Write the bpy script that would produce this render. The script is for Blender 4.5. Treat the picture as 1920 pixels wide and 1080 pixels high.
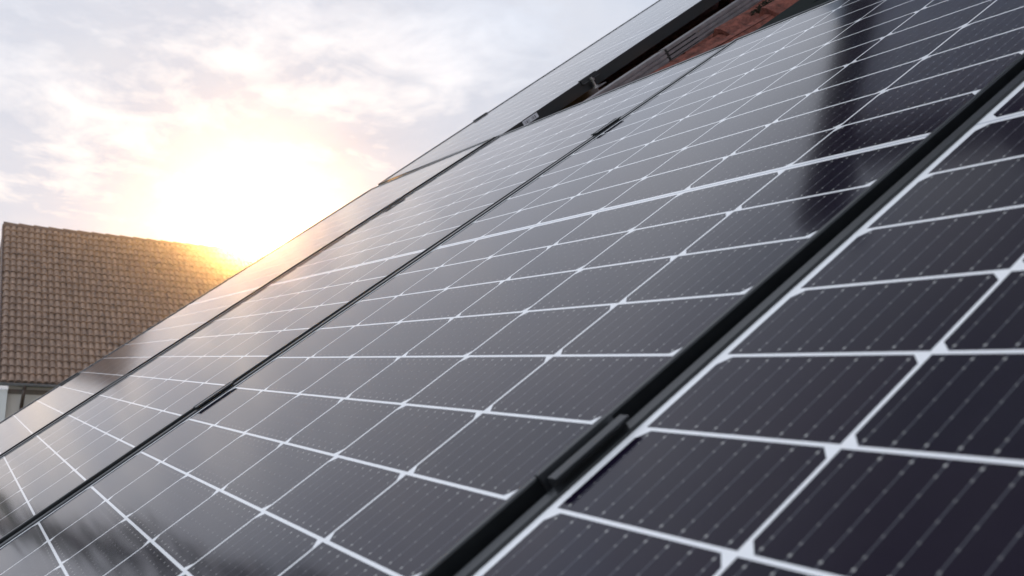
import bpy, bmesh, math, random
from mathutils import Matrix, Vector
random.seed(4)
S = bpy.context.scene
COL = S.collection
for o in list(bpy.data.objects):
    bpy.data.objects.remove(o)

# ------------------------------------------------------------------ camera
R_ = Vector((0.479427, 0.875871, 0.054773))      # camera right
D_ = Vector((-0.061314, 0.095692, -0.993521))    # camera down
F_ = Vector((-0.875437, 0.472963, 0.099580))     # camera forward
CAM = Vector((1.584697, -0.704926, -0.233472))
cd = bpy.data.cameras.new('camera')
cam = bpy.data.objects.new('camera', cd); COL.objects.link(cam)
m = Matrix.Identity(4)
for i in range(3):
    m[i][0] = R_[i]; m[i][1] = -D_[i]; m[i][2] = -F_[i]; m[i][3] = CAM[i]
cam.matrix_world = m
cd.sensor_width = 36.0
cd.lens = 36.0 * 1922.08 / 1920
cd.clip_start = 0.02
cd.clip_end = 3000
cd.dof.use_dof = True
cd.dof.focus_distance = 1.75
cd.dof.aperture_fstop = 12.0
S.camera = cam

# ------------------------------------------------------------------ world, sun, exposure
SUN = Vector((-0.960629, 0.240972, 0.138294)).normalized()    # direction towards the sun
SUN_EL = math.asin(SUN.z)
SUN_AZ = math.atan2(SUN.x, SUN.y)                              # from +Y towards +X
S.view_settings.view_transform = 'Standard'
S.view_settings.look = 'None'
S.view_settings.exposure = 0.06
S.view_settings.gamma = 1.0
S.view_settings.use_curve_mapping = False
S.render.engine = 'CYCLES'
S.cycles.use_denoising = True
S.cycles.max_bounces = 8
S.cycles.volume_bounces = 0
S.cycles.caustics_reflective = False
S.cycles.caustics_refractive = False


class NT:
    """small helper to write shader maths"""
    def __init__(self, tree):
        self.t = tree; self.n = tree.nodes; self.l = tree.links
    def node(self, kind, **kw):
        n = self.n.new(kind)
        for k, v in kw.items(): setattr(n, k, v)
        return n
    def link(self, a, b): self.l.new(a, b)
    def put(self, sock, v):
        if hasattr(v, 'is_linked') or isinstance(v, bpy.types.NodeSocket): self.l.new(v, sock)
        else: sock.default_value = v
    def m(self, op, a, b=None, c=None, clamp=False):
        n = self.n.new('ShaderNodeMath'); n.operation = op; n.use_clamp = clamp
        self.put(n.inputs[0], a)
        if b is not None: self.put(n.inputs[1], b)
        if c is not None: self.put(n.inputs[2], c)
        return n.outputs[0]
    def mix(self, f, a, b, typ='MIX'):
        n = self.n.new('ShaderNodeMix'); n.data_type = 'RGBA'; n.blend_type = typ
        self.put(n.inputs[0], f); self.put(n.inputs[6], a); self.put(n.inputs[7], b)
        return n.outputs[2]
    def noise(self, vec, scale, detail=4, rough=0.5, dist=0.0):
        n = self.n.new('ShaderNodeTexNoise')
        if vec is not None: self.l.new(vec, n.inputs['Vector'])
        n.inputs['Scale'].default_value = scale; n.inputs['Detail'].default_value = detail
        n.inputs['Roughness'].default_value = rough; n.inputs['Distortion'].default_value = dist
        return n.outputs['Fac']
    def ramp(self, f, stops):
        n = self.n.new('ShaderNodeValToRGB'); self.l.new(f, n.inputs[0])
        e = n.color_ramp.elements
        while len(e) < len(stops): e.new(0.5)
        for k, (p, c) in enumerate(stops): e[k].position = p; e[k].color = c
        return n.outputs[0]


W = bpy.data.worlds.new('World'); S.world = W
W.use_nodes = True
T = NT(W.node_tree); T.n.clear()
sky = T.node('ShaderNodeTexSky', sky_type='NISHITA')
sky.sun_disc = False
sky.sun_elevation = SUN_EL
sky.sun_rotation = SUN_AZ
sky.air_density = 1.0; sky.dust_density = 2.5; sky.ozone_density = 1.0
tc = T.node('ShaderNodeTexCoord')
gen = tc.outputs['Generated']
sep = T.node('ShaderNodeSeparateXYZ'); T.link(gen, sep.inputs[0])
zz = T.m('ADD', T.m('MAXIMUM', sep.outputs[2], 0.0), 0.22)
px = T.m('DIVIDE', sep.outputs[0], zz); py = T.m('DIVIDE', sep.outputs[1], zz)
cmb = T.node('ShaderNodeCombineXYZ'); T.link(px, cmb.inputs[0]); T.link(py, cmb.inputs[1])
big = T.noise(cmb.outputs[0], 1.6, 7, 0.62, 0.35)
fine = T.noise(cmb.outputs[0], 7.0, 6, 0.6, 0.6)
dens = T.m('ADD', T.m('MULTIPLY', big, 0.72), T.m('MULTIPLY', fine, 0.28))
cover = T.ramp(dens, [(0.34, (0, 0, 0, 1)), (0.52, (1, 1, 1, 1))])
shade = T.ramp(T.noise(cmb.outputs[0], 3.1, 6, 0.6, 0.4), [(0.34, (6.4, 7.1, 8.3, 1)), (0.50, (7.0, 7.6, 8.7, 1)), (0.68, (7.5, 8.0, 8.9, 1))])
dim = T.m('SUBTRACT', 1.0, T.m('MULTIPLY', T.m('SMOOTH_MIN', T.m('MAXIMUM', T.m('MULTIPLY', T.m('SUBTRACT', sep.outputs[2], 0.54), 5.0), 0.0), 1.0, 0.1), 0.68))  # high sky out of view darkened to keep the near panel's reflection dark
south = T.m('ADD', 1.0, T.m('MULTIPLY', T.m('MINIMUM', T.m('MAXIMUM', T.m('MULTIPLY', T.m('ADD', sep.outputs[1], 0.2), -2.0), 0.0), 1.0), 1.35))  # unseen sky behind the camera brightened to light the white cell lines
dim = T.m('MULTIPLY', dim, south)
dot = T.node('ShaderNodeVectorMath', operation='DOT_PRODUCT')
T.link(gen, dot.inputs[0]); dot.inputs[1].default_value = SUN
dd = T.m('MAXIMUM', dot.outputs['Value'], 0.0)
glow1 = T.m('POWER', dd, 16.0); glow2 = T.m('POWER', dd, 420.0)
g1 = T.mix(glow1, (0, 0, 0, 1), (0.02, 0.01, 0.0, 1))
g2 = T.mix(glow2, (0, 0, 0, 1), (1.2, 0.9, 0.5, 1))
shade = T.mix(1.0, shade, T.mix(T.m('POWER', dd, 9.0), (1, 1, 1, 1), (0.97, 0.91, 0.88, 1)), 'MULTIPLY')
cloud = T.mix(1.0, T.mix(1.0, shade, g1, 'ADD'), g2, 'ADD')
blue = T.mix(1.0, T.mix(1.0, sky.outputs[0], (0.25, 0.25, 0.25, 1), 'MULTIPLY'), (5.2, 6.2, 7.9, 1), 'ADD')
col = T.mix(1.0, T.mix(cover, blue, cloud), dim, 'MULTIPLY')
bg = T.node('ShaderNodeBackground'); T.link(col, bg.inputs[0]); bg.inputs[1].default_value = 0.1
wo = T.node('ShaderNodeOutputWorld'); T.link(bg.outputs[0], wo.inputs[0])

ld = bpy.data.lights.new('sun', 'SUN'); ld.energy = 5.0; ld.angle = math.radians(0.53); ld.color = (1.0, 0.50, 0.15)
lo = bpy.data.objects.new('sun', ld); COL.objects.link(lo)
lo.location = (0, 0, 20)
lo.rotation_euler = SUN.to_track_quat('Z', 'Y').to_euler()

# ------------------------------------------------------------------ frames of reference
SP, CP = 0.616823, 0.787102                 # roof pitch 38 degrees; roof plane: x along the eaves, y up the slope
ROOF = Matrix(((1, 0, 0, 0), (0, CP, -SP, 0), (0, SP, CP, 0), (0, 0, 0, 1)))
def roofp(x, y, z=0.0): return ROOF @ Vector((x, y, z))

# ------------------------------------------------------------------ materials
def mat(name, base=(0.5, 0.5, 0.5), rough=0.6, metal=0.0, ior=1.5, var=0.0, vscale=8.0, bump=0.0, bscale=40.0, dark=None):
    M = bpy.data.materials.new(name); M.use_nodes = True
    t = NT(M.node_tree); b = t.n['Principled BSDF']
    b.inputs['Base Color'].default_value = (*base, 1); b.inputs['Roughness'].default_value = rough
    b.inputs['Metallic'].default_value = metal; b.inputs['IOR'].default_value = ior
    tcn = t.node('ShaderNodeTexCoord')
    if var > 0:
        f = t.noise(tcn.outputs['Object'], vscale, 6, 0.65)
        lo_ = tuple(c * (1 - var) for c in (dark or base)) + (1,)
        hi_ = tuple(min(1, c * (1 + var)) for c in base) + (1,)
        t.link(t.ramp(f, [(0.32, lo_), (0.68, hi_)]), b.inputs['Base Color'])
    if bump > 0:
        bn = t.node('ShaderNodeBump'); bn.inputs['Strength'].default_value = bump; bn.inputs['Distance'].default_value = 0.01
        t.link(t.noise(tcn.outputs['Object'], bscale, 6, 0.6), bn.inputs['Height'])
        t.link(bn.outputs[0], b.inputs['Normal'])
    return M

M_frame = mat('black_anodised', (0.010, 0.011, 0.012), 0.28, 0.0, 1.55, 0.18, 60)
M_clamp = mat('black_clamp', (0.020, 0.021, 0.023), 0.32, 0.0, 1.5, 0.15, 90)
M_back = mat('black_backsheet', (0.01, 0.01, 0.011), 0.6)
M_rail = mat('rail_aluminium', (0.30, 0.27, 0.27), 0.42, 0.75, 1.5, 0.2, 30)
M_raildark = mat('rail_dark', (0.12, 0.10, 0.095), 0.45, 0.5)
M_steel = mat('stainless', (0.55, 0.52, 0.5), 0.3, 0.9)
M_clay = mat('red_clay', (0.20, 0.062, 0.042), 0.85, 0, 1.45, 0.45, 34, 0.9, 120, dark=(0.10, 0.035, 0.026))
M_under = mat('roof_underlay', (0.02, 0.018, 0.017), 0.8)
M_concrete = mat('brown_tile', (0.37, 0.255, 0.19), 0.5, 0, 1.45, 0.22, 5.5, 0.3, 30, dark=(0.27, 0.19, 0.15))
M_ridge = mat('brown_ridge_tile', (0.145, 0.10, 0.085), 0.62, 0, 1.45, 0.2, 3.0)
M_gutter = mat('zinc_gutter', (0.20, 0.19, 0.20), 0.4, 0.4, 1.5, 0.15, 4)
M_pipe = mat('brown_pipe', (0.07, 0.045, 0.035), 0.5)
M_wall = mat('beige_render', (0.66, 0.60, 0.55), 0.85, 0, 1.45, 0.06, 1.5, 0.2, 60)
M_white = mat('white_render', (0.82, 0.81, 0.79), 0.85, 0, 1.45, 0.03, 1.5)
M_wood = mat('painted_timber', (0.16, 0.13, 0.11), 0.6, 0, 1.45, 0.15, 5)
M_grass = mat('grass', (0.07, 0.11, 0.035), 0.9, 0, 1.4, 0.4, 0.8, 0.5, 4)
M_tuft = mat('dark_tuft', (0.018, 0.016, 0.008), 0.95, 0, 1.4, 0.5, 200)
M_slate = mat('grey_cladding', (0.42, 0.46, 0.52), 0.6, 0, 1.45, 0.12, 0.6)
M_dark = mat('dark_steel', (0.018, 0.015, 0.014), 0.6)
M_window = mat('roof_window_frame', (0.012, 0.015, 0.014), 0.75, 0, 1.3, 0.15, 20)
M_window.node_tree.nodes['Principled BSDF'].inputs['Specular IOR Level'].default_value = 0.08
M_flash = mat('grey_glass', (0.045, 0.055, 0.053), 0.22, 0.0, 1.5, 0.1, 6)
M_leaf = mat('leaf', (0.045, 0.075, 0.028), 0.7, 0, 1.4, 0.4, 2.0)
M_bark = mat('bark', (0.07, 0.055, 0.045), 0.9, 0, 1.4, 0.3, 6)
M_pane = mat('window_pane', (0.02, 0.025, 0.03), 0.05, 0, 1.5)

M_poly = bpy.data.materials.new('polycarbonate'); M_poly.use_nodes = True  # lets sky light through, so the added sheet mirrors as slate grey
t = NT(M_poly.node_tree); t.n.clear()
a_ = t.node('ShaderNodeBsdfTranslucent'); a_.inputs[0].default_value = (0.66, 0.72, 0.80, 1)
b_ = t.node('ShaderNodeBsdfDiffuse'); b_.inputs[0].default_value = (0.30, 0.33, 0.36, 1)
x_ = t.node('ShaderNodeMixShader'); x_.inputs[0].default_value = 0.2; o_ = t.node('ShaderNodeOutputMaterial')
t.link(a_.outputs[0], x_.inputs[1]); t.link(b_.outputs[0], x_.inputs[2]); t.link(x_.outputs[0], o_.inputs[0])

# solar cells behind glass: x across (6 cells), y along (2 x 10 half-cut cells), local metres
PU, PV, G = 0.1675, 0.080927, 0.0075744
def cell_material():
    M = bpy.data.materials.new('solar_cells'); M.use_nodes = True
    t = NT(M.node_tree); b = t.n['Principled BSDF']
    tcn = t.node('ShaderNodeTexCoord'); s = t.node('ShaderNodeSeparateXYZ'); t.link(tcn.outputs['Object'], s.inputs[0])
    x, y = s.outputs[0], s.outputs[1]
    GX, GY = 0.0015, 0.00155                       # half gaps
    ix = t.m('FLOOR', t.m('DIVIDE', x, PU)); fx = t.m('SUBTRACT', x, t.m('MULTIPLY', ix, PU))
    ay = t.m('SUBTRACT', t.m('ABSOLUTE', y), G / 2)
    iy = t.m('FLOOR', t.m('DIVIDE', ay, PV)); fy = t.m('SUBTRACT', ay, t.m('MULTIPLY', iy, PV))
    inx = t.m('MINIMUM', t.m('SUBTRACT', fx, GX), t.m('SUBTRACT', PU - GX, fx))
    iny = t.m('MINIMUM', t.m('SUBTRACT', fy, GY), t.m('SUBTRACT', PV - GY, fy))
    # chamfers: even columns on the side nearest the middle bar, odd columns on the far side
    odd = t.m('MODULO', t.m('ADD', ix, 6.0), 2.0)
    fyc = t.m('ADD', t.m('MULTIPLY', odd, t.m('SUBTRACT', PV, fy)), t.m('MULTIPLY', t.m('SUBTRACT', 1.0, odd), fy))
    mx = t.m('MINIMUM', fx, t.m('SUBTRACT', PU, fx))
    cham = t.m('SUBTRACT', t.m('ADD', mx, fyc), 0.0100 + GX)
    inside = t.m('MINIMUM', t.m('MINIMUM', inx, iny), cham)
    # outside the cell field
    fieldx = t.m('MINIMUM', x, t.m('SUBTRACT', 6 * PU, x))
    fieldy = t.m('MINIMUM', ay, t.m('SUBTRACT', 10 * PV, ay))
    inside = t.m('MINIMUM', inside, t.m('MINIMUM', fieldx, fieldy))
    cell = t.m('GREATER_THAN', inside, 0.0)
    # busbars
    bp = (PU - 2 * GX) / 9
    bx = t.m('SUBTRACT', fx, GX)
    bf = t.m('ABSOLUTE', t.m('SUBTRACT', t.m('FRACT', t.m('DIVIDE', bx, bp)), 0.5))
    bd = t.m('MULTIPLY', bf, bp)                  # distance to the wire
    wire = t.m('LESS_THAN', bd, 0.00042)
    # solder pads
    pads = None
    def disc(yc, r, lvl):
        dy = t.m('DIVIDE', t.m('SUBTRACT', fy, yc), 1.15)
        q = t.m('ADD', t.m('MULTIPLY', bd, bd), t.m('MULTIPLY', dy, dy))
        return t.m('MULTIPLY', t.m('LESS_THAN', q, r * r), lvl)
    for yc, r, lvl in ((0.0062, .00092, 1), (PV - 0.0062, .00092, 1), (0.0140, .00078, .55), (PV - .0140, .00078, .55), (0.0272, .0007, .38), (PV / 2, .0007, .38), (PV - .0272, .0007, .38)):
        dsk = disc(yc, r, lvl)
        pads = dsk if pads is None else t.m('MAXIMUM', pads, dsk)
    # fingers: very fine, only a slight lightening
    hsh = t.node('ShaderNodeTexWhiteNoise', noise_dimensions='3D')
    cc = t.node('ShaderNodeCombineXYZ'); t.link(ix, cc.inputs[0]); t.link(t.m('FLOOR', t.m('DIVIDE', y, PV)), cc.inputs[1])
    oi = t.node('ShaderNodeObjectInfo'); t.link(oi.outputs['Random'], cc.inputs[2])
    t.link(cc.outputs[0], hsh.inputs['Vector'])
    base = t.mix(hsh.outputs[0], (0.0025, 0.0022, 0.0125, 1), (0.0090, 0.0048, 0.0160, 1))
    cloud = t.noise(tcn.outputs['Object'], 9.0, 4, 0.6)
    base = t.mix(t.m('MULTIPLY', cloud, 0.5), base, (0.012, 0.0085, 0.012, 1))
    c = t.mix(wire, base, (0.085, 0.085, 0.098, 1))
    c = t.mix(pads, c, (0.42, 0.41, 0.38, 1))
    white = (0.90, 0.88, 0.87, 1)
    mid = t.m('LESS_THAN', t.m('ABSOLUTE', y), 0.0011)
    wcol = t.mix(mid, white, (0.48, 0.49, 0.54, 1))
    c = t.mix(cell, wcol, c)
    # faint dust film and dried drops on the glass
    dust = t.m('MULTIPLY', t.ramp(t.noise(tcn.outputs['Object'], 5.0, 8, 0.7), [(0.45, (0, 0, 0, 1)), (0.8, (1, 1, 1, 1))]), 0.02)
    c = t.mix(dust, c, (0.35, 0.33, 0.30, 1))
    # a few dried specks
    vo = t.node('ShaderNodeTexVoronoi', feature='F1'); vo.inputs['Scale'].default_value = 26.0; vo.inputs['Randomness'].default_value = 1.0
    t.link(tcn.outputs['Object'], vo.inputs['Vector'])
    vs_ = t.node('ShaderNodeSeparateColor'); t.link(vo.outputs['Color'], vs_.inputs[0])
    spk = t.m('MULTIPLY', t.m('LESS_THAN', vo.outputs['Distance'], 0.028), t.m('GREATER_THAN', vs_.outputs[0], 0.93))
    c = t.mix(t.m('MULTIPLY', spk, 0.75), c, (0.05, 0.045, 0.035, 1))
    t.link(c, b.inputs['Base Color'])
    b.inputs['IOR'].default_value = 1.34
    b.inputs['Specular Tint'].default_value = (1.0, 0.87, 0.93, 1)  # pink tint imitates the sun flare's warm cast on the cells
    rn = t.noise(tcn.outputs['Object'], 260.0, 3, 0.6)
    t.link(t.m('ADD', 0.065, t.m('MULTIPLY', rn, 0.04)), b.inputs['Roughness'])
    bn = t.node('ShaderNodeBump'); bn.inputs['Strength'].default_value = 0.03; bn.inputs['Distance'].default_value = 0.002
    t.link(t.noise(tcn.outputs['Object'], 3.0, 2, 0.5), bn.inputs['Height']); t.link(bn.outputs[0], b.inputs['Normal'])
    return M
M_cell = cell_material()

# ------------------------------------------------------------------ mesh helpers
def obj(name, bm, material, parent=None, smooth=False, bevel=0.0):
    me = bpy.data.meshes.new(name)
    if bevel > 0:
        bmesh.ops.bevel(bm, geom=list(bm.edges), offset=bevel, segments=2, affect='EDGES', clamp_overlap=True)
    bmesh.ops.recalc_face_normals(bm, faces=bm.faces)
    bm.to_mesh(me); bm.free()
    if material: me.materials.append(material)
    if smooth:
        for p in me.polygons: p.use_smooth = True
    o = bpy.data.objects.new(name, me); COL.objects.link(o)
    if parent: o.parent = parent
    return o
def thing(name, label, cat, mw=None, group=None):
    o = bpy.data.objects.new(name, None); COL.objects.link(o)
    o.empty_display_size = 0.1
    if mw is not None: o.matrix_world = mw
    o['label'] = label; o['category'] = cat
    if group: o['group'] = group
    return o
def tag(o, label, cat, group=None):
    o['label'] = label; o['category'] = cat
    if group: o['group'] = group
    return o
def box(bm, lo, hi):
    vs = [bm.verts.new((x, y, z)) for x in (lo[0], hi[0]) for y in (lo[1], hi[1]) for z in (lo[2], hi[2])]
    for f in ((0, 1, 3, 2), (4, 6, 7, 5), (0, 4, 5, 1), (2, 3, 7, 6), (0, 2, 6, 4), (1, 5, 7, 3)):
        bm.faces.new([vs[i] for i in f])
def extrude_profile(bm, pts, axis, a, b):
    """closed 2-D profile extruded along axis ('x' or 'y') from a to b; pts = (other, z)"""
    def P(p, t): return (t, p[0], p[1]) if axis == 'x' else (p[0], t, p[1])
    A = [bm.verts.new(P(p, a)) for p in pts]; B = [bm.verts.new(P(p, b)) for p in pts]
    n = len(pts)
    for i in range(n): bm.faces.new((A[i], A[(i + 1) % n], B[(i + 1) % n], B[i]))
    bm.faces.new(A); bm.faces.new(B[::-1])
def tube(bm, p0, p1, r, n=10, r1=None):
    p0, p1 = Vector(p0), Vector(p1); d = (p1 - p0).normalized()
    a = d.orthogonal().normalized(); b_ = d.cross(a); r1 = r if r1 is None else r1
    A = [bm.verts.new(p0 + (a * math.cos(2 * math.pi * i / n) + b_ * math.sin(2 * math.pi * i / n)) * r) for i in range(n)]
    B = [bm.verts.new(p1 + (a * math.cos(2 * math.pi * i / n) + b_ * math.sin(2 * math.pi * i / n)) * r1) for i in range(n)]
    for i in range(n): bm.faces.new((A[i], A[(i + 1) % n], B[(i + 1) % n], B[i]))
    bm.faces.new(A); bm.faces.new(B[::-1])
def frame_ring(bm, ox0, ox1, oy0, oy1, prof):
    """prof: list of (inset, z) swept round the rectangle as a closed loop"""
    rings = []
    for ins, z in prof:
        rings.append([bm.verts.new(p) for p in ((ox0 + ins, oy0 + ins, z), (ox1 - ins, oy0 + ins, z), (ox1 - ins, oy1 - ins, z), (ox0 + ins, oy1 - ins, z))])
    n = len(prof)
    for i in range(n):
        a, b_ = rings[i], rings[(i + 1) % n]
        for k in range(4): bm.faces.new((a[k], a[(k + 1) % 4], b_[(k + 1) % 4], b_[k]))

# ------------------------------------------------------------------ ground and the air
def setting(o): o['kind'] = 'structure'; return o
bm = bmesh.new()
bmesh.ops.create_grid(bm, x_segments=60, y_segments=60, size=150)
for v in bm.verts: v.co.z = -6.6 + 0.25 * math.sin(v.co.x * .05) * math.cos(v.co.y * .043)
g = obj('ground', bm, M_grass); setting(g)

# ------------------------------------------------------------------ own house: clay tiled roof
def own_house():
    h = thing('house', 'house in the foreground whose red clay tiled roof lies under the solar panels', 'house', Matrix.Translation((0, 0, -6.4)))
    off = Matrix.Translation((0, 0, 6.4))
    # interlocking clay tiles: rolls up the slope, stepped courses
    bm = bmesh.new()
    x0, x1, y0, y1 = -2.16, 2.6, -1.5, 5.4
    cw, ch = 0.215, 0.345
    ncol = int(round((x1 - x0) / cw)); nrow = int(round((y1 - y0) / ch))
    prof = [(0.0, 0.0), (0.03, -0.026), (0.05, -0.028), (0.10, -0.028), (0.115, -0.018), (0.125, -0.028), (0.16, -0.027), (0.175, -0.008), (0.195, 0.008), (0.215, 0.0)]
    for r in range(nrow):
        ya = y0 + r * ch; yb = ya + ch + 0.03
        jr = random.uniform(-.002, .002)
        for c in range(ncol):
            xa = x0 + c * cw; tilt = random.uniform(-.003, .003)
            lo_, hi_, lb = [], [], []
            for (px_, pz) in prof:
                z0 = -0.100 + pz * 1.1
                jy = random.uniform(-.0015, .0015)
                lo_.append(bm.verts.new(roofp(xa + px_, ya + jy, z0 + 0.024 + tilt + jr)))
                hi_.append(bm.verts.new(roofp(xa + px_, yb, z0 + tilt * .3)))
                lb.append(bm.verts.new(roofp(xa + px_, ya + jy + .004, z0 + 0.004)))
            for i in range(len(prof) - 1):
                bm.faces.new((lo_[i], lo_[i + 1], hi_[i + 1], hi_[i]))
                bm.faces.new((lb[i], lb[i + 1], lo_[i + 1], lo_[i]))
    for v in bm.verts: v.co = off @ v.co
    roof = obj('roof', bm, M_clay, h, smooth=False)
    bm = bmesh.new()
    n = [roofp(x0, y0, -.15), roofp(x1, y0, -.15), roofp(x1, y1, -.15), roofp(x0, y1, -.15)]
    n2 = [p + Vector((0, 0, -.2)) for p in n]
    A = [bm.verts.new(off @ p) for p in n]; B = [bm.verts.new(off @ p) for p in n2]
    bm.faces.new(A); bm.faces.new(B[::-1])
    for i in range(4): bm.faces.new((A[i], A[(i + 1) % 4], B[(i + 1) % 4], B[i]))
    obj('roof_deck', bm, M_under, roof)
    # dark tuft of small flakes in a tile trough
    bm = bmesh.new()
    for k in range(420):
        a = random.uniform(0, 6.28); rr = random.random() ** .6 * .07
        p = roofp(-0.80 + math.cos(a) * rr * .8, 1.78 + math.sin(a) * rr * 1.2, -.088 + random.uniform(-.01, .022) * (1 - rr / .08))
        d = Vector((random.gauss(0, 1), random.gauss(0, 1), random.gauss(0, 1))).normalized() * .006
        e = Vector((random.gauss(0, 1), random.gauss(0, 1), random.gauss(0, 1))).normalized() * .006
        vs = [bm.verts.new(off @ (p + q)) for q in (d, e, -d)]
        bm.faces.new(vs)
    obj('dark_tuft', bm, M_tuft, roof)
    # walls (gable house, ridge along x)
    bm = bmesh.new()
    e0 = roofp(0, y0 + .45, -.36); r0 = roofp(0, y1, -.36)
    yb = r0.y - .02
    prof2 = [(e0.y, -6.6), (e0.y, e0.z), (yb, r0.z), (yb, -6.6)]
    A = [bm.verts.new(off @ Vector((x0 + .25, p[0], p[1]))) for p in prof2]
    B = [bm.verts.new(off @ Vector((x1 - .05, p[0], p[1]))) for p in prof2]
    for i in range(4): bm.faces.new((A[i], A[(i + 1) % 4], B[(i + 1) % 4], B[i]))
    bm.faces.new(A); bm.faces.new(B[::-1])
    obj('wall', bm, M_white, h)
    rt = roofp(0, y1, -.1)
    bm = bmesh.new()
    tube(bm, off @ (rt + Vector((x0, .01, -.03))), off @ (rt + Vector((x1, .01, -.03))), .1, 14)
    obj('ridge_tile', bm, M_clay, h, smooth=True)
    return h
own_house()

# ------------------------------------------------------------------ solar panels
WL, WR, WY = 0.0140, 0.0060, 0.0100          # frame lip widths
OX0, OX1 = -0.0207, 6 * PU + 0.0089
OY = 10 * PV + G / 2 + 0.0185
def rodrig(w):
    a = Vector(w); t = a.length
    return Matrix.Rotation(t, 4, a / t) if t > 1e-9 else Matrix.Identity(4)
POSE = {'near': (1.05127, 0.005255, -0.002056, 0.007662, -0.013306, -0.008416),
        'centre': (0, 0, 0, 0, 0, 0),
        'third': (-1.042822, 0.002088, 0.002365, -0.003752, 0.001186, -0.001397),
        'far': (-2.103313, 0.002887, -0.000831, -0.002504, -0.005092, -0.004012),
        'upper': (-2.101225, 1.699633, 0.00987, 0.014162, 0.002536, -0.005739)}
def pose(k):
    p = POSE[k]
    return ROOF @ Matrix.Translation(p[:3]) @ rodrig(p[3:])
def make_panel():
    r = thing('solar_panel', '', 'solar panel', pose('centre'))
    bm = bmesh.new()
    prof = [(0, -.035), (0, .0012), (.05, .0021), (.14, .0024), (.90, .0024), (.97, .0021), (1, .0014), (1, -.006), (.2, -.006), (.2, -.033), (2.0, -.033), (2.0, -.035)]
    rings = []
    for f_, z in prof:
        rings.append([bm.verts.new(p) for p in ((OX0 + f_ * WL, -OY + f_ * WY, z), (OX1 - f_ * WR, -OY + f_ * WY, z), (OX1 - f_ * WR, OY - f_ * WY, z), (OX0 + f_ * WL, OY - f_ * WY, z))])
    for i in range(len(prof)):
        a, b_ = rings[i], rings[(i + 1) % len(prof)]
        for k in range(4): bm.faces.new((a[k], a[(k + 1) % 4], b_[(k + 1) % 4], b_[k]))
    obj('frame', bm, M_frame, r)
    bm = bmesh.new()
    a = 0.0088
    e = .0003
    vs = [bm.verts.new(p) for p in ((OX0 + WL - e, -OY + WY - e, 0), (OX1 - WR + e, -OY + WY - e, 0), (OX1 - WR + e, OY - WY + e, 0), (OX0 + WL - e, OY - WY + e, 0))]
    bm.faces.new(vs)
    o = obj('cell_laminate', bm, M_cell, r)
    bm = bmesh.new()
    box(bm, (OX0 + WL - .0002, -OY + WY - .0002, -.0052), (OX1 - WR + .0002, OY - WY + .0002, -.0008))
    obj('backsheet', bm, M_back, r)
    return r
def copy_tree(o, mw=None):
    c = o.copy(); COL.objects.link(c)
    if mw is not None: c.matrix_world = mw
    for ch in list(o.children):
        d = ch.copy(); COL.objects.link(d); d.parent = c
    return c
proto = make_panel()
GP = 'solar panels mounted on the roof'
panels = {}
labels = {'near': 'nearest solar panel right of the wide black gap, with the largest and darkest cells',
          'centre': 'large solar panel filling the middle, left of the wide black gap',
          'third': 'solar panel between the large middle panel and the outermost lower panel',
          'far': 'outermost lower solar panel against the brown tiled house, palest and narrowest looking',
          'upper': 'solar panel set higher up the roof, with a white sticker on its black side'}
for k in ('centre', 'near', 'third', 'far', 'upper'):
    p = proto if k == 'centre' else copy_tree(proto, pose(k))
    p['label'] = labels[k]; p['group'] = GP; panels[k] = p
bm = bmesh.new()                                # sticker on the side of the upper panel's frame
st = panels['upper']
M_st = bpy.data.materials.new('sticker'); M_st.use_nodes = True
t = NT(M_st.node_tree); b = t.n['Principled BSDF']
tcn = t.node('ShaderNodeTexCoord'); sp = t.node('ShaderNodeSeparateXYZ'); t.link(tcn.outputs['Object'], sp.inputs[0])
cell1 = t.node('ShaderNodeTexWhiteNoise', noise_dimensions='1D'); t.link(t.m('FLOOR', t.m('MULTIPLY', sp.outputs[1], 900.0)), cell1.inputs['W'])
bars = t.m('MULTIPLY', t.m('GREATER_THAN', cell1.outputs[0], .5), t.m('LESS_THAN', t.m('ABSOLUTE', t.m('SUBTRACT', sp.outputs[2], -.0088)), .0045))
bars = t.m('MULTIPLY', bars, t.m('MULTIPLY', t.m('GREATER_THAN', sp.outputs[1], -.746), t.m('LESS_THAN', sp.outputs[1], -.700)))
t.link(t.mix(bars, (0.62, 0.60, 0.62, 1), (0.10, 0.09, 0.10, 1)), b.inputs['Base Color'])
box(bm, (OX1, -.752, -.0155), (OX1 + .0006, -.690, -.0005))
obj('sticker', bm, M_st, st)

# ------------------------------------------------------------------ clamps
def hat(bm, x, y, L, gap, wl, wr, zb):
    t_ = 0.0017; hl = gap / 2 - .0008; g_ = .0022
    pr = [(-hl - wl, 0), (-hl - wl, t_), (-hl + .001, t_), (-hl + g_, -.004), (-hl + g_, -zb + g_), (hl - g_, -zb + g_), (hl - g_, -.004), (hl - .001, t_), (hl + wr, t_), (hl + wr, 0), (hl, 0), (hl, -zb), (-hl, -zb), (-hl, 0)]
    extrude_profile(bm, [(x + a, c) for a, c in pr], 'y', y - L / 2, y + L / 2)
def mid_clamp(x, y, z, gap, label, L=.067, wl=.005, wr=.009):
    c = thing('panel_clamp', label, 'clamp', ROOF @ Matrix.Translation((x, y, z)), 'black clamps holding the panel edges')
    bm = bmesh.new(); hat(bm, 0, 0, L, gap, wl, wr, .030)
    obj('clamp_body', bm, M_clamp, c, bevel=.0003)
    bm = bmesh.new()
    tube(bm, (0, 0, -.0270), (0, 0, -.0212), min(.0055, gap / 2 - .0035), 12)
    obj('bolt', bm, M_dark, c)
    return c
mid_clamp(1.0230, -0.436, 0.0027, .0150, 'black clamp over the wide gap beside the nearest panel')
mid_clamp(1.0228, 0.44, 0.0029, .0150, 'upper black clamp beside the nearest panel')
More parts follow.
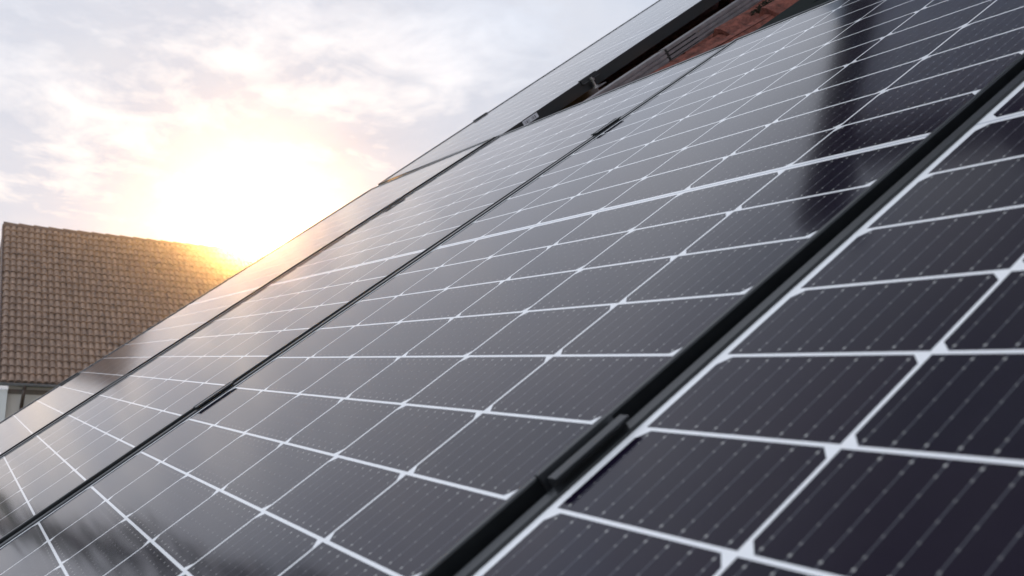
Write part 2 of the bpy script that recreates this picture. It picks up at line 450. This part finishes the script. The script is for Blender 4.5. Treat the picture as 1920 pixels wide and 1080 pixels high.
mid_clamp(-0.0240, -0.436, 0.0048, .0085, 'lower black clamp between the middle panel and the third panel', .067, .006, .010)
mid_clamp(-0.0240, 0.445, 0.0040, .0085, 'upper black clamp between the middle panel and the third panel', .067, .006, .010)
mid_clamp(-1.075, -0.436, 0.0050, .018, 'lower black clamp between the third panel and the outermost lower panel')
mid_clamp(-1.073, 0.43, 0.0050, .018, 'upper black clamp between the third panel and the outermost lower panel')
def end_clamp(k, xloc, y, side, label, L=.07):
    P = pose(k)
    c = thing('panel_clamp', label, 'clamp', P @ Matrix.Translation((xloc, y, .0026)), 'black clamps holding the panel edges')
    s_ = side
    pr = [(-.010 * s_, 0), (-.010 * s_, .003), (.004 * s_, .003), (.004 * s_, -.012), (.017 * s_, -.012), (.017 * s_, -.015), (.001 * s_, -.015), (.001 * s_, 0)]
    bm = bmesh.new(); extrude_profile(bm, pr, 'y', -L / 2, L / 2)
    obj('clamp_body', bm, M_clamp, c, bevel=.0003)
    bm = bmesh.new(); tube(bm, (.011 * s_, 0, -.0119), (.011 * s_, 0, -.006), .0052, 12)
    obj('bolt', bm, M_steel, c)
    return c
end_clamp('far', OX0, -.452, -1, 'black end clamp on the outer edge of the outermost lower panel')
end_clamp('upper', OX0, -.29, -1, 'small black end clamp on the sky edge of the higher panel')
end_clamp('upper', OX1, -.46, 1, 'black end clamp on the sticker side of the higher panel, above the rail end')

# ------------------------------------------------------------------ mounting rails
def rail_h(x0, x1, y, z, label, k=None):
    base = (pose(k) if k else ROOF)
    r = thing('mounting_rail', label, 'rail', base @ Matrix.Translation((x0, y, z)), 'aluminium mounting rails')
    bm = bmesh.new()
    h, w, t_ = .040, .040, .0022
    L = x1 - x0
    # open slotted profile, its end looks like the letter E
    for z0_ in (0, -.0135, -.0265, -.040):
        box(bm, (0, -w / 2, z0_ - t_), (L, w / 2 - (.006 if z0_ in (-.0135,) else 0), z0_))
    box(bm, (0.0, -w / 2 - t_, -.0422), (L, -w / 2 - .0001, .0))
    box(bm, (0.0, w / 2 + .0001, -.0422), (L, w / 2 + t_, -.0290))
    obj('rail_profile', bm, M_rail, r)
    return r
rail_h(-2.11, 2.0, -.438, -.0375, 'lower mounting rail crossing under the lower panels')
rail_h(-2.11, 2.0, .438, -.0375, 'upper mounting rail crossing under the lower panels')
rl = rail_h(0.0, OX1 + .045, -.46, -.0375, 'rail with an open slotted end poking out under the higher panel', 'upper')
bm = bmesh.new()
tube(bm, (OX1 + .012, -.0, .004), (OX1 + .012, -.0, .030), .0045, 10)
tube(bm, (OX1 + .012, -.0, .0225), (OX1 + .012, -.0, .0285), .0085, 6)
tube(bm, (OX1 + .012, -.0, .0), (OX1 + .012, -.0, .004), .010, 12)
obj('bolt', bm, M_steel, rl)
def ribbed_rail():
    r = thing('ribbed_rail', 'ribbed brown-grey rail running up the roof between the panels, joined once', 'rail', ROOF @ Matrix.Translation((-0.93, 0.55, -.037)))
    def seg(a, b, dz=0, dx=0):
        w, h = .04, .042
        face = []
        # ribs on the side that faces the camera
        zs = 0.0
        pts = [(-w / 2, 0), (w / 2 - .002, 0), (w / 2, -.002)]
        for k in range(3):
            z1 = -.002 - k * .0133
            pts += [(w / 2 + .0, z1 - .0085), (w / 2 - .005, z1 - .0092), (w / 2 - .005, z1 - .0125), (w / 2, z1 - .0133)]
        pts += [(w / 2, -h - .001), (-w / 2, -h - .001)]
        bm = bmesh.new()
        extrude_profile(bm, [(p + dx, q + dz) for p, q in pts], 'y', a, b)
        return bm
    obj('rail_profile', seg(0, .852, -.001, .0015), M_rail, r)
    obj('rail_profile', seg(.864, 3.6), M_rail, r)
    bm = bmesh.new(); box(bm, (-.016, .70, -.040), (.016, 1.0, -.004)); obj('joint_connector', bm, M_dark, r)
ribbed_rail()

# ------------------------------------------------------------------ roof window above the middle panel
def roof_window():
    x0, x1, y0, y1 = -.165, .70, .95, 2.1
    r = thing('roof_window', 'dark framed roof window just above the middle panel', 'roof window', ROOF @ Matrix.Translation((x0, y0, 0)))
    bm = bmesh.new()
    frame_ring(bm, 0, x1 - x0, 0, y1 - y0, [(0, -.10), (0, -.034), (.004, -.030), (.135, -.030), (.139, -.034), (.139, -.06)])
    obj('frame', bm, M_window, r)
    bm = bmesh.new(); box(bm, (.1385, .1385, -.050), (x1 - x0 - .1385, y1 - y0 - .1385, -.040))
    obj('glass', bm, M_flash, r)
roof_window()

# ------------------------------------------------------------------ neighbour's house
def neighbour():
    E0 = Vector((-26.889377, 0.418639, -0.69684)); 
    r0 = (Vector((-0.997408, 0, 0)))
    hdir = Vector((-0.999545, -0.030177, 0)); bdir = Vector((-0.030177, 0.999545, 0))
    run, rise = 4.478, 4.428; L = 12.5
    SL = math.hypot(run, rise)
    h = thing('neighbour_house', 'brown tiled house behind the panels at the left with gutter and downpipe', 'house', Matrix.Translation(E0 + Vector((0, 0, -5.9))))
    off = -(E0 + Vector((0, 0, -5.9)))
    up = (hdir * run + Vector((0, 0, rise))).normalized(); nrm = bdir.cross(up); nrm = -nrm if nrm.z < 0 else nrm
    def P(a, b_, c): return E0 + off + bdir * a + up * b_ + nrm * c      # along ridge, up slope, out
    bm = bmesh.new()
    cw = .160; ncol = int(L / cw); nrow = 24; ch = SL / nrow
    hump = [(0, -.034), (.030, -.034), (.044, .004), (.066, .014), (.092, .017), (.118, .014), (.142, .004), (.150, -.034), (.160, -.034)]
    for r in range(nrow):
        for c in range(ncol):
            j = random.uniform(-.003, .003)
            A, B, Cc = [], [], []
            for (q, z) in hump:
                A.append(bm.verts.new(P(c * cw + q, r * ch, z + .062 + j))); B.append(bm.verts.new(P(c * cw + q, (r + 1) * ch + .02, z + .012))); Cc.append(bm.verts.new(P(c * cw + q, r * ch + .01, z - .01)))
            for i in range(len(hump) - 1):
                bm.faces.new((A[i], A[i + 1], B[i + 1], B[i])); bm.faces.new((Cc[i], Cc[i + 1], A[i + 1], A[i]))
    roof = obj('roof', bm, M_concrete, h)
    # ridge: half-round tiles, each overlapping the next
    bm = bmesh.new()
    k = 0; a = -.02
    while a < L:
        b2 = min(a + .43, L + .02)
        tube(bm, P(a, SL + .02, -.05), P(b2, SL + .02, -.05 ), .135, 14, .105)
        a += .40
    obj('ridge_tile', bm, M_ridge, roof, smooth=False)
    # verge and far slope
    bm = bmesh.new()
    F0 = E0 + off + hdir * (2 * run)
    vs = [P(-.02, SL, .0), P(L, SL, .0), F0 + bdir * L, F0 - bdir * .02]
    A = [bm.verts.new(p) for p in vs]; B = [bm.verts.new(p - Vector((0, 0, .08))) for p in vs]
    bm.faces.new(A); bm.faces.new(B[::-1])
    for i in range(4): bm.faces.new((A[i], A[(i + 1) % 4], B[(i + 1) % 4], B[i]))
    obj('rear_roof', bm, M_concrete, h)
    bm = bmesh.new()
    vs = [P(-.05, 0, -.16), P(-.05, SL, -.16), P(-.05, SL, .03), P(-.05, 0, .03)]
    A = [bm.verts.new(p) for p in vs]; B = [bm.verts.new(p + bdir * .035) for p in vs]
    bm.faces.new(A); bm.faces.new(B[::-1])
    for i in range(4): bm.faces.new((A[i], A[(i + 1) % 4], B[(i + 1) % 4], B[i]))
    obj('verge_board', bm, M_ridge, roof)
    # underside boarding
    bm = bmesh.new()
    vs = [P(0, 0, -.05), P(L, 0, -.05), P(L, SL, -.05), P(0, SL, -.05)]
    A = [bm.verts.new(p) for p in vs]; B = [bm.verts.new(p - nrm * .1) for p in vs]
    bm.faces.new(A); bm.faces.new(B[::-1])
    for i in range(4): bm.faces.new((A[i], A[(i + 1) % 4], B[(i + 1) % 4], B[i]))
    obj('eaves_boarding', bm, M_wood, roof)
    # gutter: half round along the eave
    bm = bmesh.new(); n = 10
    c0 = E0 + off - hdir * .07 + Vector((0, 0, -.02))
    ring = []
    for a in (-.03, L):
        o_, i_ = [], []
        for k in range(n + 1):
            th = math.pi + math.pi * k / n
            for lst, rr in ((o_, .075), (i_, .068)):
                lst.append(bm.verts.new(c0 + bdir * a + (-hdir) * math.cos(th) * rr + Vector((0, 0, 1)) * math.sin(th) * rr))
        ring.append((o_, i_))
    for k in range(n):
        for q in (0, 1):
            bm.faces.new((ring[0][q][k], ring[0][q][k + 1], ring[1][q][k + 1], ring[1][q][k]))
    for q in range(2):
        for k in range(n): bm.faces.new((ring[q][0][k], ring[q][0][k + 1], ring[q][1][k + 1], ring[q][1][k]))
    obj('gutter', bm, M_gutter, h, smooth=True)
    # walls
    wy = .24                                   # eaves overhang
    def B3(bm, a0, a1, d0, d1, z0, z1):
        vs = []
        for a in (a0, a1):
            for d in (d0, d1):
                for z in (z0, z1): vs.append(bm.verts.new(E0 + off + bdir * a + hdir * d + Vector((0, 0, z))))
        for f in ((0, 1, 3, 2), (4, 6, 7, 5), (0, 4, 5, 1), (2, 3, 7, 6), (0, 2, 6, 4), (1, 5, 7, 3)): bm.faces.new([vs[i] for i in f])
    bm = bmesh.new(); B3(bm, .22, L - .3, wy, 2 * run - wy, -5.9, .12); obj('wall', bm, M_wall, h)
    bm = bmesh.new(); B3(bm, .22, L - .3, wy - .03, wy - .003, -.30, -.18); obj('wall_plate', bm, M_wood, h)
    bm = bmesh.new(); B3(bm, -.3, .20, wy - .14, 2 * run - wy - 2, -5.9, -.20); w = obj('white_wall', bm, M_white, h)
    bm = bmesh.new(); B3(bm, .00, .05, wy - .147, wy - .143, -1.6, -.62); obj('slit_window', bm, M_pane, w)
    # downpipe with a swan neck
    bm = bmesh.new()
    q0 = E0 + off + bdir * .56 - hdir * .07 + Vector((0, 0, -.08))
    q1 = E0 + off + bdir * .55 + hdir * (wy - .08) + Vector((0, 0, -.62))
    q2 = q1 + Vector((0, 0, -5.1))
    tube(bm, q0, q0 + Vector((0, 0, -.08)), .05, 12); tube(bm, q0 + Vector((0, 0, -.08)), q1, .045, 12); tube(bm, q1, q2, .045, 12)
    obj('downpipe', bm, M_pipe, h, smooth=True)
    # gable triangle
    bm = bmesh.new()
    a_ = .22
    vs = [E0 + off + bdir * a_ + hdir * wy + Vector((0, 0, .12)), E0 + off + bdir * a_ + hdir * (2 * run - wy) + Vector((0, 0, .12)), E0 + off + bdir * a_ + hdir * run + Vector((0, 0, rise - .25))]
    A = [bm.verts.new(p) for p in vs]; B = [bm.verts.new(p + bdir * .2) for p in vs]
    bm.faces.new(A); bm.faces.new(B[::-1])
    for i in range(3): bm.faces.new((A[i], A[(i + 1) % 3], B[(i + 1) % 3], B[i]))
    obj('gable', bm, M_white, h)
neighbour()

# ------------------------------------------------------------------ out of view, mirrored by the glass: an added grey block, a tall tree
def grey_block():
    base = Vector((-4.94, 4.62, -6.5))
    r = thing('added_block', 'unseen grey clad block with a dark beam, added behind the ridge for reflections in the panels', 'added_block', Matrix.Translation(base))
    bm = bmesh.new(); box(bm, (0, 0, 0), (8.6, 6.0, 14.0)); obj('wall', bm, M_slate, r)
    bm = bmesh.new(); box(bm, (-.12, -.25, 14.0), (8.8, 6.1, 14.25)); obj('roof', bm, M_dark, r)
    bm = bmesh.new(); z = roofp(0, 4.95, 2.32).z + 6.5; box(bm, (.36, -2.2, z - .13), (.70, -.003, z + .13)); obj('beam', bm, M_dark, r)  # beam added to give the dark reflected streak
    bm = bmesh.new(); box(bm, (.702, -1.5, z - .05), (6.4, -.003, z + .14)); obj('reflection_canopy', bm, M_poly, r)  # sheet added to fill the reflection beside the streak with grey
    bm = bmesh.new(); box(bm, (.702, -1.62, z - .16), (6.4, -1.503, z + .22)); obj('gutter', bm, M_dark, r)  # dark front edge of the added sheet
    for k, x in enumerate((1.1, 2.9, 4.9, 6.8)):  # windows added for dark blotches in the reflection
        for z0 in (7.6, 11.2):
            bm = bmesh.new(); box(bm, (x, -.035, z0), (x + .95, -.004, z0 + 1.35)); f = obj('window', bm, M_dark, r)
            bm = bmesh.new(); box(bm, (x + .07, -.045, z0 + .07), (x + .88, -.0355, z0 + 1.28)); obj('pane', bm, M_pane, f)
grey_block()

def tree():
    base = Vector((-10.36, -1.85, -6.5))
    r = thing('tree', 'slim dark tree left of the neighbour house, seen as a dark smear in the glass', 'tree', Matrix.Translation(base))
    H = 10.9
    bm = bmesh.new(); tube(bm, (0, 0, -.1), (0.05, 0, H * .8), .16, 10, .03)
    for k in range(26):
        a = k * 2.4; z = 2 + k * .26; L = .3; z += 3
        tube(bm, (0, 0, z), (math.cos(a) * L, math.sin(a) * L, z + .35), .03, 5, .008)
    obj('trunk', bm, M_bark, r)
    bm = bmesh.new()
    for k in range(520):
        z = 5.5 + (H - 5.5) * random.random()
        R = .34 * (.8 + .4 * math.sin(z * 3.1 + 1)) * min(1, (H - z) * .6 + .25)
        a = random.uniform(0, 6.283); q = R * random.random() ** .45
        p = Vector((math.cos(a) * q, math.sin(a) * q, z))
        d = Vector((random.gauss(0, 1), random.gauss(0, 1), random.gauss(0, 1))).normalized(); e = d.orthogonal().normalized()
        s1, s2 = random.uniform(.05, .10), random.uniform(.03, .06)
        bm.faces.new([bm.verts.new(p + v) for v in (d * s1, e * s2, -d * s1, -e * s2)])
    obj('crown', bm, M_leaf, r)
tree()

def haze():
    bm = bmesh.new(); box(bm, (-155, -155, -8.2), (155, 155, 8.2))
    M = bpy.data.materials.new('haze'); M.use_nodes = True
    t = NT(M.node_tree); t.n.clear()
    v = t.node('ShaderNodeVolumePrincipled'); v.inputs['Color'].default_value = (0.96, 0.95, 0.93, 1)
    v.inputs['Density'].default_value = 0.0009; v.inputs['Anisotropy'].default_value = 0.975
    o = t.node('ShaderNodeOutputMaterial'); t.link(v.outputs[0], o.inputs['Volume'])
    h = obj('haze', bm, M); h['kind'] = 'stuff'
haze()
